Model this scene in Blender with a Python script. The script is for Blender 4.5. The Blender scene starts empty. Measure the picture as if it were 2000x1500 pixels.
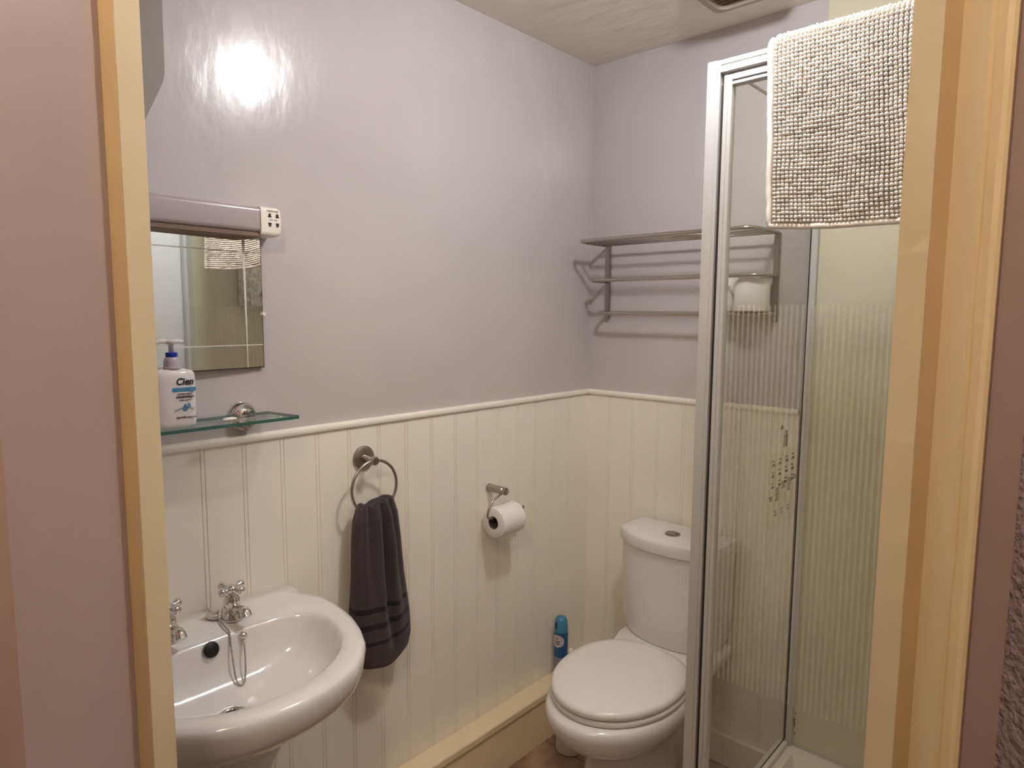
import bpy, bmesh, math, random
from mathutils import Vector, Matrix, noise
random.seed(7)
C = bpy.context.scene.collection
PI = math.pi
sc = bpy.context.scene

# ------------------------------------------------------------------ camera, world, lights, exposure
CX, CY, CZ = 1.4163, -1.9664, 1.4473
YAW, PITCH, ROLL, FPX = 0.7395, 0.1056, 0.0063, 1298.2
fw = Vector((-math.sin(YAW) * math.cos(PITCH), math.cos(YAW) * math.cos(PITCH), -math.sin(PITCH)))
rt = Vector((math.cos(YAW), math.sin(YAW), 0)); up = rt.cross(fw)
r2 = rt * math.cos(ROLL) + up * math.sin(ROLL); u2 = -rt * math.sin(ROLL) + up * math.cos(ROLL)
cam_d = bpy.data.cameras.new('camera'); cam = bpy.data.objects.new('camera', cam_d); C.objects.link(cam)
cam_d.sensor_fit = 'HORIZONTAL'; cam_d.sensor_width = 36.0; cam_d.lens = FPX / 2000 * 36.0
cam_d.clip_start = 0.02
m3 = Matrix((r2, u2, -fw)).transposed()
cam.matrix_world = Matrix.Translation((CX, CY, CZ)) @ m3.to_4x4()
sc.camera = cam

w = bpy.data.worlds.new('world'); sc.world = w; w.use_nodes = True
w.node_tree.nodes['Background'].inputs[0].default_value = (1.0, 0.80, 0.62, 1)
w.node_tree.nodes['Background'].inputs[1].default_value = 0.03
sc.view_settings.view_transform = 'Standard'; sc.view_settings.look = 'None'
sc.view_settings.gamma = 1.0; sc.view_settings.use_curve_mapping = False
sc.view_settings.exposure = 2.22
sc.cycles.diffuse_bounces = 8; sc.cycles.max_bounces = 16; sc.cycles.transparent_max_bounces = 16
LAMP_POS = (0.854, -0.834, 2.235); LAMP_E = 42; LAMP_COL = (1.0, 0.985, 0.99)
HALL_POS = (1.276, -2.079, 2.19); HALL_E = 17.5; HALL_COL = (1.0, 0.83, 0.60)
ZC = 2.30

# ------------------------------------------------------------------ materials
def new_mat(name):
    m = bpy.data.materials.new(name); m.use_nodes = True
    nt = m.node_tree; return m, nt, nt.nodes['Principled BSDF']
def mat(name, col, rough=0.5, metal=0.0, bump=0.0, scale=40.0, var=0.0, vscale=3.0, coat=0.0, spec=0.5, stretch=(1, 1, 1), detail=3.0, dist=0.002, sss=0.0, trans=0.0, ior=1.45):
    m, nt, b = new_mat(name); N, L = nt.nodes, nt.links
    b.inputs['Base Color'].default_value = (*col, 1); b.inputs['Roughness'].default_value = rough
    b.inputs['Metallic'].default_value = metal; b.inputs['Coat Weight'].default_value = coat
    b.inputs['Coat Roughness'].default_value = 0.12; b.inputs['Specular IOR Level'].default_value = spec
    b.inputs['Transmission Weight'].default_value = trans; b.inputs['IOR'].default_value = ior
    if sss: b.inputs['Subsurface Weight'].default_value = sss; b.inputs['Subsurface Scale'].default_value = 0.01
    if bump or var:
        tc = N.new('ShaderNodeTexCoord'); mp = N.new('ShaderNodeMapping'); mp.inputs['Scale'].default_value = stretch
        L.new(tc.outputs['Object'], mp.inputs['Vector'])
    if bump:
        nz = N.new('ShaderNodeTexNoise'); nz.inputs['Scale'].default_value = scale; nz.inputs['Detail'].default_value = detail
        bp = N.new('ShaderNodeBump'); bp.inputs['Strength'].default_value = bump; bp.inputs['Distance'].default_value = dist
        L.new(mp.outputs[0], nz.inputs['Vector']); L.new(nz.outputs['Fac'], bp.inputs['Height']); L.new(bp.outputs[0], b.inputs['Normal'])
    if var:
        n2 = N.new('ShaderNodeTexNoise'); n2.inputs['Scale'].default_value = vscale; n2.inputs['Detail'].default_value = 4
        L.new(mp.outputs[0], n2.inputs['Vector'])
        cr = N.new('ShaderNodeMapRange'); cr.inputs['To Min'].default_value = 1 - var; cr.inputs['To Max'].default_value = 1 + var
        cr.inputs['From Min'].default_value = 0.3; cr.inputs['From Max'].default_value = 0.7
        L.new(n2.outputs['Fac'], cr.inputs['Value'])
        hs = N.new('ShaderNodeHueSaturation'); hs.inputs['Color'].default_value = (*col, 1)
        L.new(cr.outputs[0], hs.inputs['Value']); L.new(hs.outputs[0], b.inputs['Base Color'])
    return m

M = {}
M['lavender'] = mat('lavender_wall_paint', (0.54, 0.51, 0.515), 0.22, bump=0.75, scale=20, stretch=(1, 1.5, 0.7), dist=0.0013, var=0.025, vscale=2.2, detail=6, coat=0.15)
M['cream'] = mat('cream_panel_paint', (0.87, 0.82, 0.725), 0.34, bump=0.25, scale=30, stretch=(1, 1, 0.3), dist=0.0008, var=0.03, vscale=3)
M['yellow_cream'] = mat('aged_cream_gloss_paint', (0.80, 0.68, 0.46), 0.32, bump=0.25, scale=25, dist=0.0008, var=0.03, vscale=4)
M['frame'] = mat('door_frame_gloss_paint', (0.68, 0.56, 0.35), 0.36, bump=0.35, scale=70, stretch=(1, 1, 0.35), dist=0.0008, var=0.03, vscale=6)
M['ceiling'] = mat('textured_ceiling_paint', (0.88, 0.84, 0.77), 0.6, bump=0.8, scale=9, dist=0.006, var=0.04, vscale=3, detail=5, stretch=(1, 2.4, 1))
M['mauve'] = mat('mauve_hall_paint', (0.42, 0.315, 0.285), 0.36, bump=0.35, scale=60, stretch=(1, 1, 0.4), dist=0.0008, var=0.04, vscale=5)
M['woodchip'] = mat('purple_stippled_wall', (0.27, 0.21, 0.235), 0.6, bump=1.0, scale=120, dist=0.006, var=0.25, vscale=160)
M['showerboard'] = mat('shower_wall_board', (0.61, 0.585, 0.445), 0.30, bump=0.1, scale=20, dist=0.0008, var=0.02)
M['right'] = mat('pale_wall_paint', (0.66, 0.67, 0.68), 0.4, bump=0.2, scale=26, dist=0.001, var=0.02)
M['ceramic'] = mat('white_ceramic', (0.765, 0.75, 0.745), 0.10, coat=0.5, spec=0.5)
M['seat'] = mat('white_plastic_seat', (0.79, 0.765, 0.735), 0.17, coat=0.2)
M['chrome'] = mat('chrome', (0.72, 0.70, 0.68), 0.10, metal=1.0)
M['satin'] = mat('satin_nickel', (0.42, 0.385, 0.35), 0.30, metal=1.0, bump=0.1, scale=200, dist=0.0003)
M['rackmetal'] = mat('satin_rack_metal', (0.50, 0.465, 0.43), 0.28, metal=1.0)
M['black'] = mat('black_hole', (0.004, 0.004, 0.003), 0.5)
M['dark'] = mat('dark_gap_rubber', (0.03, 0.025, 0.02), 0.6)
M['whitemetal'] = mat('white_enamel_profile', (0.52, 0.52, 0.50), 0.35, coat=0.15)
M['paper'] = mat('toilet_paper', (0.86, 0.84, 0.82), 0.9, bump=0.3, scale=300, dist=0.0006)
M['card'] = mat('grey_cardboard', (0.09, 0.065, 0.05), 0.9)
M['rug'] = mat('chenille_yarn', (0.70, 0.65, 0.575), 0.85, bump=0.3, scale=500, dist=0.0006, var=0.06, vscale=30)
M['rugbase'] = mat('mat_backing', (0.26, 0.215, 0.17), 0.9)
M['plastic'] = mat('white_plastic', (0.80, 0.76, 0.72), 0.28)
M['socket'] = mat('cream_socket_plastic', (0.86, 0.80, 0.74), 0.35)
M['diffuser'] = mat('mauve_grey_diffuser', (0.42, 0.37, 0.385), 0.28, coat=0.2)
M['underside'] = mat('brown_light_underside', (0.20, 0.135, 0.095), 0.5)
M['bottle'] = mat('pearl_white_bottle', (0.76, 0.73, 0.73), 0.16, coat=0.4, sss=0.1)
M['collar'] = mat('frosted_collar', (0.52, 0.47, 0.52), 0.25)
M['pump'] = mat('clear_pump_plastic', (0.90, 0.88, 0.88), 0.15, trans=0.25)
M['blue'] = mat('deep_blue_plastic', (0.012, 0.03, 0.38), 0.3)
M['cyan'] = mat('label_cyan', (0.03, 0.27, 0.50), 0.4)
M['ink'] = mat('label_ink', (0.012, 0.014, 0.03), 0.5)
M['inkgrey'] = mat('label_grey_ink', (0.12, 0.12, 0.16), 0.5)
M['dropblue'] = mat('label_drop_blue', (0.10, 0.22, 0.45), 0.3)
M['dropgrey'] = mat('label_swirl_grey', (0.36, 0.40, 0.50), 0.3)
M['soap'] = mat('soap_white', (0.85, 0.80, 0.76), 0.4, sss=0.2)
M['floor'] = None
M['canblue'] = mat('aerosol_blue', (0.02, 0.105, 0.26), 0.28)
M['cancap'] = mat('aerosol_cap_blue', (0.06, 0.24, 0.40), 0.28)
M['canlabel'] = mat('aerosol_label', (0.55, 0.48, 0.50), 0.35)
M['canlow'] = mat('aerosol_lower_lilac', (0.26, 0.25, 0.36), 0.3)
M['tray'] = mat('shower_tray_acrylic', (0.78, 0.74, 0.66), 0.25)
M['vent'] = mat('vent_plastic', (0.50, 0.43, 0.35), 0.5)
M['ventdark'] = mat('vent_brown_slats', (0.20, 0.11, 0.06), 0.6)
M['unit'] = mat('shower_unit_plastic', (0.62, 0.62, 0.56), 0.25, var=0.35, vscale=60)
M['unitgrey'] = mat('grey_plastic', (0.17, 0.16, 0.14), 0.35)
M['shade'] = mat('lamp_base_white', (0.8, 0.8, 0.8), 0.4)
M['sticker'] = mat('pale_sticker', (0.50, 0.48, 0.36), 0.4)
M['stickerink'] = mat('sticker_ink', (0.24, 0.22, 0.15), 0.5)
M['mould'] = mat('black_mould_spots', (0.02, 0.018, 0.012), 0.8)

def emis(name, col, s):
    m, nt, b = new_mat(name)
    b.inputs['Base Color'].default_value = (*col, 1); b.inputs['Emission Color'].default_value = (*col, 1); b.inputs['Emission Strength'].default_value = s
    return m
M['bulb'] = emis('bathroom_lamp_glow', LAMP_COL, LAMP_E)
M['hallbulb'] = emis('hall_lamp_glow', HALL_COL, HALL_E)

def floor_mat():
    m, nt, b = new_mat('brown_vinyl_floor'); N, L = nt.nodes, nt.links
    tc = N.new('ShaderNodeTexCoord'); nz = N.new('ShaderNodeTexNoise'); nz.inputs['Scale'].default_value = 6; nz.inputs['Detail'].default_value = 6
    n2 = N.new('ShaderNodeTexNoise'); n2.inputs['Scale'].default_value = 30
    cr = N.new('ShaderNodeValToRGB'); cr.color_ramp.elements[0].position = 0.35; cr.color_ramp.elements[1].position = 0.66
    cr.color_ramp.elements[0].color = (0.16, 0.085, 0.05, 1); cr.color_ramp.elements[1].color = (0.46, 0.31, 0.21, 1)
    L.new(tc.outputs['Object'], nz.inputs['Vector']); L.new(tc.outputs['Object'], n2.inputs['Vector']); L.new(nz.outputs['Fac'], cr.inputs['Fac'])
    bk = N.new('ShaderNodeTexBrick'); bk.inputs['Scale'].default_value = 3.2; bk.inputs['Mortar Size'].default_value = 0.006; bk.offset = 0
    bk.inputs['Brick Width'].default_value = 1.0; bk.inputs['Row Height'].default_value = 1.0
    bk.inputs['Mortar'].default_value = (0.10, 0.055, 0.035, 1); L.new(cr.outputs[0], bk.inputs['Color1']); L.new(cr.outputs[0], bk.inputs['Color2'])
    L.new(tc.outputs['Object'], bk.inputs['Vector']); L.new(bk.outputs['Color'], b.inputs['Base Color'])
    b.inputs['Roughness'].default_value = 0.4
    return m
M['floor'] = floor_mat()

def glass_mat(name, tint, axis=None, x0=0.0, pitch=0.011, duty=0.40, zlo=0.635, zhi=1.468, refl=1.0, smix=0.34):
    m, nt, b = new_mat(name); N, L = nt.nodes, nt.links; N.remove(b)
    out = N['Material Output']
    tr = N.new('ShaderNodeBsdfTransparent'); tr.inputs[0].default_value = (*tint, 1)
    gl = N.new('ShaderNodeBsdfGlossy'); gl.inputs['Roughness'].default_value = 0.01; gl.inputs[0].default_value = (refl, refl, refl, 1)
    fr = N.new('ShaderNodeFresnel'); fr.inputs['IOR'].default_value = 1.5
    fm = N.new('ShaderNodeMath'); fm.operation = 'MULTIPLY'; fm.inputs[1].default_value = 0.45; L.new(fr.outputs[0], fm.inputs[0])
    mx = N.new('ShaderNodeMixShader'); L.new(fm.outputs[0], mx.inputs[0]); L.new(tr.outputs[0], mx.inputs[1]); L.new(gl.outputs[0], mx.inputs[2])
    last = mx.outputs[0]
    if axis is not None:
        tc = N.new('ShaderNodeTexCoord'); sp = N.new('ShaderNodeSeparateXYZ'); L.new(tc.outputs['Object'], sp.inputs[0])
        def mth(op, a, bb):
            n = N.new('ShaderNodeMath'); n.operation = op
            for i, v in ((0, a), (1, bb)):
                if isinstance(v, (int, float)): n.inputs[i].default_value = v
                else: L.new(v, n.inputs[i])
            return n.outputs[0]
        s = mth('FRACT', mth('DIVIDE', mth('SUBTRACT', sp.outputs[axis], x0), pitch), 0.0)
        s = mth('LESS_THAN', s, duty)
        s = mth('MULTIPLY', s, mth('GREATER_THAN', sp.outputs[2], zlo)); s = mth('MULTIPLY', s, mth('LESS_THAN', sp.outputs[2], zhi))
        df = N.new('ShaderNodeBsdfDiffuse'); df.inputs[0].default_value = (0.85, 0.82, 0.61, 1)
        tl = N.new('ShaderNodeBsdfTranslucent'); tl.inputs[0].default_value = (0.85, 0.82, 0.61, 1)
        ad = N.new('ShaderNodeMixShader'); ad.inputs[0].default_value = 0.45; L.new(df.outputs[0], ad.inputs[1]); L.new(tl.outputs[0], ad.inputs[2])
        t2 = N.new('ShaderNodeMixShader'); t2.inputs[0].default_value = smix
        t3 = N.new('ShaderNodeBsdfTransparent'); t3.inputs[0].default_value = (*tint, 1)
        L.new(t3.outputs[0], t2.inputs[1]); L.new(ad.outputs[0], t2.inputs[2])
        m2 = N.new('ShaderNodeMixShader'); L.new(s, m2.inputs[0]); L.new(last, m2.inputs[1]); L.new(t2.outputs[0], m2.inputs[2]); last = m2.outputs[0]
    L.new(last, out.inputs['Surface'])
    return m
M['glassF'] = glass_mat('striped_door_glass', (0.982, 0.988, 0.965), 0, x0=0.7935, smix=0.30)
M['glassS'] = glass_mat('striped_side_glass', (0.982, 0.988, 0.965), 1, x0=-0.6, smix=0.13)
M['shelfglass'] = glass_mat('shelf_glass', (0.93, 0.96, 0.95))
M['glassedge'] = mat('green_glass_edge', (0.02, 0.13, 0.10), 0.08, coat=1.0, trans=0.3)

def towel_mat():
    m, nt, b = new_mat('charcoal_towelling'); N, L = nt.nodes, nt.links
    at = N.new('ShaderNodeAttribute'); at.attribute_name = 'band'
    cr = N.new('ShaderNodeValToRGB'); cr.color_ramp.interpolation = 'CONSTANT'
    base = (0.078, 0.056, 0.063, 1); dk = (0.010, 0.0065, 0.008, 1)
    e = cr.color_ramp.elements; e[0].position = 0; e[0].color = base; e[1].position = 0.563; e[1].color = dk
    for p_, c_ in ((0.592, base), (0.665, dk), (0.694, base), (0.778, dk), (0.806, base)):
        q = e.new(p_); q.color = c_
    L.new(at.outputs['Fac'], cr.inputs['Fac']); 
    tc = N.new('ShaderNodeTexCoord'); nz = N.new('ShaderNodeTexNoise'); nz.inputs['Scale'].default_value = 420
    L.new(tc.outputs['Object'], nz.inputs['Vector'])
    mx = N.new('ShaderNodeMixRGB'); mx.blend_type = 'MULTIPLY'; mx.inputs[0].default_value = 0.6
    L.new(cr.outputs[0], mx.inputs[1]); L.new(nz.outputs['Fac'], mx.inputs[2]); L.new(mx.outputs[0], b.inputs['Base Color'])
    hs = N.new('ShaderNodeBump'); hs.inputs['Strength'].default_value = 1.0; hs.inputs['Distance'].default_value = 0.003
    L.new(nz.outputs['Fac'], hs.inputs['Height']); L.new(hs.outputs[0], b.inputs['Normal'])
    b.inputs['Roughness'].default_value = 0.95; b.inputs['Sheen Weight'].default_value = 0.15; b.inputs['Sheen Roughness'].default_value = 0.5
    return m
M['towel'] = towel_mat()

# ------------------------------------------------------------------ mesh helpers
def link(name, me, m, parent=None, smooth=False, loc=None):
    o = bpy.data.objects.new(name, me); C.objects.link(o)
    if m is not None:
        for mm in (m if isinstance(m, (list, tuple)) else [m]): me.materials.append(mm)
    if smooth:
        for p_ in me.polygons: p_.use_smooth = True
    if parent is not None: o.parent = parent
    return o
def obj(name, bm, m, parent=None, smooth=False, angle=None):
    bmesh.ops.recalc_face_normals(bm, faces=bm.faces[:])
    me = bpy.data.meshes.new(name); bm.to_mesh(me); bm.free()
    o = link(name, me, m, parent, smooth or angle is not None)
    if angle is not None:
        me.set_sharp_from_angle(angle=math.radians(angle))
    return o
def tag(o, label, cat, group=None, kind=None):
    o['label'] = label; o['category'] = cat
    if group: o['group'] = group
    if kind: o['kind'] = kind
    return o
def empty(name, loc=(0, 0, 0)):
    o = bpy.data.objects.new(name, None); C.objects.link(o); o.location = loc; o.empty_display_size = 0.05
    return o
class Thing:
    """an Empty at the base; parts are built in world coordinates and shifted into it"""
    def __init__(s, name, loc, label, cat, group=None):
        s.e = empty(name, loc); tag(s.e, label, cat, group); s.loc = Vector(loc)
    def part(s, name, bm, m, parent=None, **k):
        bmesh.ops.translate(bm, verts=bm.verts[:], vec=-s.loc)
        return obj(name, bm, m, parent or s.e, **k)
def B(): return bmesh.new()
def box(bm, x0, x1, y0, y1, z0, z1, bev=0.0, seg=2, mat_i=0):
    r = bmesh.ops.create_cube(bm, size=1.0)
    for v in r['verts']:
        v.co = Vector(((x0 + x1) / 2 + v.co.x * (x1 - x0), (y0 + y1) / 2 + v.co.y * (y1 - y0), (z0 + z1) / 2 + v.co.z * (z1 - z0)))
    if bev:
        es = list({e for v in r['verts'] for e in v.link_edges})
        bmesh.ops.bevel(bm, geom=es, offset=bev, segments=seg, affect='EDGES', clamp_overlap=True)
    return bm
def frame_of(d):
    d = d.normalized(); a = Vector((0, 0, 1)) if abs(d.z) < 0.9 else Vector((1, 0, 0))
    x = d.cross(a).normalized(); return x, d.cross(x).normalized()
def lathe(bm, c, axis, prof, n=32, cap=True, mat_fn=None):
    """prof: list of (radius, distance along axis)"""
    c = Vector(c); d = Vector(axis).normalized(); x, y = frame_of(d); rings = []
    for r, h in prof:
        rings.append([bm.verts.new(c + d * h + (x * math.cos(2 * PI * i / n) + y * math.sin(2 * PI * i / n)) * max(r, 1e-5)) for i in range(n)])
    for k in range(len(rings) - 1):
        for i in range(n):
            f = bm.faces.new((rings[k][i], rings[k][(i + 1) % n], rings[k + 1][(i + 1) % n], rings[k + 1][i]))
            if mat_fn: f.material_index = mat_fn(k)
    if cap:
        bm.faces.new(rings[0][::-1]); bm.faces.new(rings[-1])
    return bm
def tube(bm, pts, r, n=12, closed=False, cap=True):
    pts = [Vector(p_) for p_ in pts]; N_ = len(pts); rings = []; px = None
    for i, p_ in enumerate(pts):
        a = pts[(i - 1) % N_] if (closed or i > 0) else p_; b = pts[(i + 1) % N_] if (closed or i < N_ - 1) else p_
        d = (b - a).normalized()
        if px is None: x, y = frame_of(d)
        else:
            x = (px - d * px.dot(d)).normalized(); y = d.cross(x)
        px = x; rr = r[i] if isinstance(r, (list, tuple)) else r
        rings.append([bm.verts.new(p_ + (x * math.cos(2 * PI * k / n) + y * math.sin(2 * PI * k / n)) * rr) for k in range(n)])
    for k in range(N_ if closed else N_ - 1):
        a, b = rings[k], rings[(k + 1) % N_]
        for i in range(n): bm.faces.new((a[i], a[(i + 1) % n], b[(i + 1) % n], b[i]))
    if not closed and cap: bm.faces.new(rings[0][::-1]); bm.faces.new(rings[-1])
    return bm
def cat(pts, k=6, closed=False):
    """Catmull-Rom resample"""
    P_ = [Vector(p_) for p_ in pts]; n = len(P_); out = []
    for i in range(n if closed else n - 1):
        p0 = P_[(i - 1) % n] if (closed or i > 0) else P_[0] * 2 - P_[1]; p1 = P_[i]; p2 = P_[(i + 1) % n]
        p3 = P_[(i + 2) % n] if (closed or i < n - 2) else P_[-1] * 2 - P_[-2]
        for j in range(k):
            t = j / k
            out.append(0.5 * ((2 * p1) + (p2 - p0) * t + (2 * p0 - 5 * p1 + 4 * p2 - p3) * t * t + (3 * p1 - p0 - 3 * p2 + p3) * t ** 3))
    if not closed: out.append(P_[-1])
    return out
def loft(bm, rings, cap0=True, cap1=True):
    R_ = [[bm.verts.new(p_) for p_ in r] for r in rings]; n = len(R_[0])
    for a, b in zip(R_[:-1], R_[1:]):
        for i in range(n): bm.faces.new((a[i], a[(i + 1) % n], b[(i + 1) % n], b[i]))
    if cap0: bm.faces.new(R_[0][::-1])
    if cap1: bm.faces.new(R_[-1])
    return R_
def prism(bm, pts, z0, z1):
    """pts: xy outline"""
    a = [bm.verts.new((x, y, z0)) for x, y in pts]; b = [bm.verts.new((x, y, z1)) for x, y in pts]; n = len(pts)
    for i in range(n): bm.faces.new((a[i], a[(i + 1) % n], b[(i + 1) % n], b[i]))
    bm.faces.new(a[::-1]); bm.faces.new(b)
    return bm
def text_bm(body, size, mtx, shear=0.0, extr=0.0002, bold=0.0, sx=1.0):
    cu = bpy.data.curves.new('text', 'FONT'); cu.body = body; cu.size = size; cu.align_x = 'CENTER'; cu.align_y = 'CENTER'
    cu.extrude = extr; cu.shear = shear; cu.offset = bold; cu.resolution_u = 3
    to = bpy.data.objects.new('text', cu); C.objects.link(to)
    bpy.context.view_layer.update()
    me = bpy.data.meshes.new_from_object(to.evaluated_get(bpy.context.evaluated_depsgraph_get()))
    bm = bmesh.new(); bm.from_mesh(me); bpy.data.objects.remove(to); bpy.data.meshes.remove(me); bpy.data.curves.remove(cu)
    bmesh.ops.scale(bm, vec=(sx, 1, 1), verts=bm.verts[:])
    bmesh.ops.transform(bm, matrix=mtx, verts=bm.verts[:])
    return bm
def wall_mtx(x, y, z):      # text on a surface facing +x, reading towards +y
    return Matrix(((0, 0, 1, x), (1, 0, 0, y), (0, 1, 0, z), (0, 0, 0, 1)))
def struct(name, bm, m, **k):
    o = obj(name, bm, m, **k); o['kind'] = 'structure'; return o

# ------------------------------------------------------------------ doorway frame of reference
Dd = 0.66
df = Vector((-math.sin(YAW), math.cos(YAW))); dr = Vector((math.cos(YAW), math.sin(YAW)))
O = Vector((CX, CY)) + df * Dd
def uv(u, v):   # u to the right across the doorway, v back towards the hall
    p_ = O + dr * u - df * v; return (p_.x, p_.y)
XR = 1.50
# ------------------------------------------------------------------ room shell
struct('floor', box(B(), -0.1, 4.2, -5.2, 0.1, -0.05, 0.0), M['floor'])
struct('ceiling', box(B(), -0.1, 4.2, -5.2, 0.1, ZC, ZC + 0.05), M['ceiling'])
struct('wall_left', box(B(), -0.1, 0.0, -2.1, 0.1, 0, ZC), M['lavender'])
struct('wall_back', box(B(), 0.0, XR + 0.1, 0.0, 0.1, 0, ZC), M['lavender'])
struct('wall_right', box(B(), XR, XR + 0.1, -1.00, 0.0, 0, ZC), M['right'])
struct('wall_front', box(B(), 0.0, 0.45, -2.1, -2.0, 0, ZC), M['lavender'])
# diagonal wall with the doorway (both sides and over the door)
UL, UR = -0.3642, 0.3913
TOP = 2.06
def poly(pts): return [uv(*q) for q in pts]
struct('wall_doorway_left', prism(B(), poly([(-0.3785, 0.0), (-0.3785, 0.0447), (-0.3662, 0.0447), (-0.3662, 0.190), (-0.56, 0.190), (-0.56, 0.62), (-0.64, 0.62), (-0.82, 0.02), (-0.80, 0.0)]), 0, ZC), M['mauve'])
struct('wall_doorway_right', prism(B(), poly([(UR + 0.012, 0.0), (UR + 0.012, 0.098), (0.4385, 0.098), (0.4385, 0.090), (0.72, 0.090), (0.72, 0.0)]), 0, ZC), M['mauve'])
struct('wall_doorway_top', prism(B(), poly([(-0.378, 0.0), (-0.378, 0.190), (0.4385, 0.190), (0.4385, 0.0)]), TOP + 0.04, ZC), M['mauve'])
struct('wall_hall_right', prism(B(), poly([(0.4385, 0.098), (0.4385, 1.9), (0.56, 1.9), (0.56, 0.098)]), 0, ZC), M['woodchip'])
struct('wall_hall_left', prism(B(), poly([(-0.56, 0.62), (-0.56, 1.9), (-0.66, 1.9), (-0.66, 0.62)]), 0, ZC), M['mauve'])
struct('wall_hall_back', prism(B(), poly([(-0.66, 1.9), (0.56, 1.9), (0.56, 2.0), (-0.66, 2.0)]), 0, ZC), M['mauve'])
# painted timber frame of the doorway: lining with stop, rebate, architrave
def wob(z, s, a): return a * (noise.noise(Vector((s, 0, z * 14))) + 0.5 * noise.noise(Vector((s, 3, z * 45))))
def jamb(bm, prof, wobi, seed):
    K = 160; rings = []
    for k in range(K + 1):
        z = TOP * k / K
        rings.append([Vector((*uv(u + (wob(z, seed + i, 0.0011) if i in wobi else 0), v), z)) for i, (u, v) in enumerate(prof)])
    loft(bm, rings); return bm
d1 = empty('door_1', (*uv(0, 0.05), 0)); d1['kind'] = 'structure'
def dpart(name, bm, m, **k):
    bmesh.ops.translate(bm, verts=bm.verts[:], vec=-Vector(d1.location)); return obj(name, bm, m, d1, **k)
# left jamb: the stop is 11 mm proud, then the darker tan step, flush with the mauve wall
M['stop'] = mat('tan_stop_face', (0.50, 0.36, 0.20), 0.4, bump=0.3, scale=60, dist=0.0006, var=0.05, vscale=7)  # step faces of the stop, a darker tan than the lining
dpart('door_lining', jamb(B(), [(-0.3534, 0.0), (-0.3534, 0.042), (-0.378, 0.042), (-0.378, 0.0)], (), 1), M['frame'])
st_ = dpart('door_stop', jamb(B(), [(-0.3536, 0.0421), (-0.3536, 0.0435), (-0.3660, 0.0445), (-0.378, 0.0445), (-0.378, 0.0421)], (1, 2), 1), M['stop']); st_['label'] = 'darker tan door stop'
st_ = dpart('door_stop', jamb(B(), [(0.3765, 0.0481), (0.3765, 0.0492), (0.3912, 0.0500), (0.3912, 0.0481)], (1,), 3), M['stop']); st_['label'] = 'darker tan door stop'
dpart('door_lining', jamb(B(), [(0.3763, 0.0), (0.3763, 0.048), (0.3913, 0.048), (0.3913, 0.086), (0.3955, 0.0865), (0.405, 0.0865), (0.405, 0.0)], (1, 4), 5), M['frame'])
dpart('architrave', jamb(B(), [(0.3962, 0.087), (0.3960, 0.099), (0.3985, 0.1025), (0.4015, 0.1035), (0.4050, 0.1005), (0.4055, 0.087)], (0, 1), 11), M['frame'])
bm = B(); prism(bm, poly([(-0.378, 0.0), (-0.378, 0.042), (0.405, 0.042), (0.405, 0.0)]), TOP - 0.012, TOP + 0.04)
prism(bm, poly([(-0.378, 0.042), (-0.378, 0.0985), (0.405, 0.0985), (0.405, 0.042)]), TOP, TOP + 0.04)
dpart('door_head', bm, M['frame'])

# shower wall board on the back and right walls
struct('trim_6', box(B(), 0.772, XR, -0.006, 0.0, 0.165, ZC), M['showerboard'])
struct('trim_7', box(B(), XR - 0.006, XR, -0.60, -0.006, 0.165, ZC), M['showerboard'])

# tongue and groove wainscot, grooves are modelled
ZD = 1.161
def wainscot(axis, a0, a1, start, pitch, n, zlo, zhi):
    """profile along the wall with bead grooves; protrudes 8 mm"""
    T, g, bead = 0.008, 0.0012, 0.0085
    pts = [(a0, T)]
    for k in range(n):
        c = start + k * pitch
        for cc in (c - bead / 2, c + bead / 2):
            pts += [(cc - g, T), (cc - g * 0.35, T - 0.0022), (cc + g * 0.35, T - 0.0022), (cc + g, T)]
    pts.append((a1, T)); pts += [(a1, 0.0002), (a0, 0.0002)]
    xy = [(t, a) if axis == 'y' else (a, -t) for a, t in pts]
    return prism(B(), xy, zlo, zhi)
P_ = 0.09035
nl = 13
struct('trim_1', wainscot('y', -1.99, -0.008, -0.7568 - P_ * nl, P_, nl + 8, 0.0, ZD), M['cream'])
struct('trim_2', wainscot('x', 0.008, 0.752, 0.1005, 0.0962, 7, 0.0, ZD), M['cream'])
# dado rails
def rail(axis, a0, a1):
    prof = [(0.0005, ZD), (0.0135, ZD), (0.0155, ZD + 0.003), (0.0155, ZD + 0.0125), (0.012, ZD + 0.0155), (0.0005, ZD + 0.0165)]
    rings = []
    for a in (a0, a1): rings.append([Vector((t, a, z)) if axis == 'y' else Vector((a, -t, z)) for t, z in prof])
    bm = B(); loft(bm, rings); return bm
struct('trim_3', rail('y', -1.99, -0.001), M['cream'], angle=50)
struct('trim_4', rail('x', 0.001, 0.748), M['cream'], angle=50)
# pipe boxing along the foot of the left wall, with an overhanging top board
bm = B(); box(bm, 0.0082, 0.081, -1.98, -0.0085, 0.155, 0.1767, 0.002); box(bm, 0.0082, 0.0745, -1.98, -0.0085, 0.001, 0.1548)
struct('baseboard_left', bm, M['yellow_cream'])
struct('baseboard_back', box(B(), 0.0815, 0.735, -0.022, -0.0085, 0.001, 0.105, 0.003), M['cream'])
struct('trim_8', lathe(B(), (0.0008, -0.0008, ZD + 0.017), (0, 0, 1), [(0.0014, 0), (0.0014, ZC - ZD - 0.0175)], 10), M['lavender'])
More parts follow.
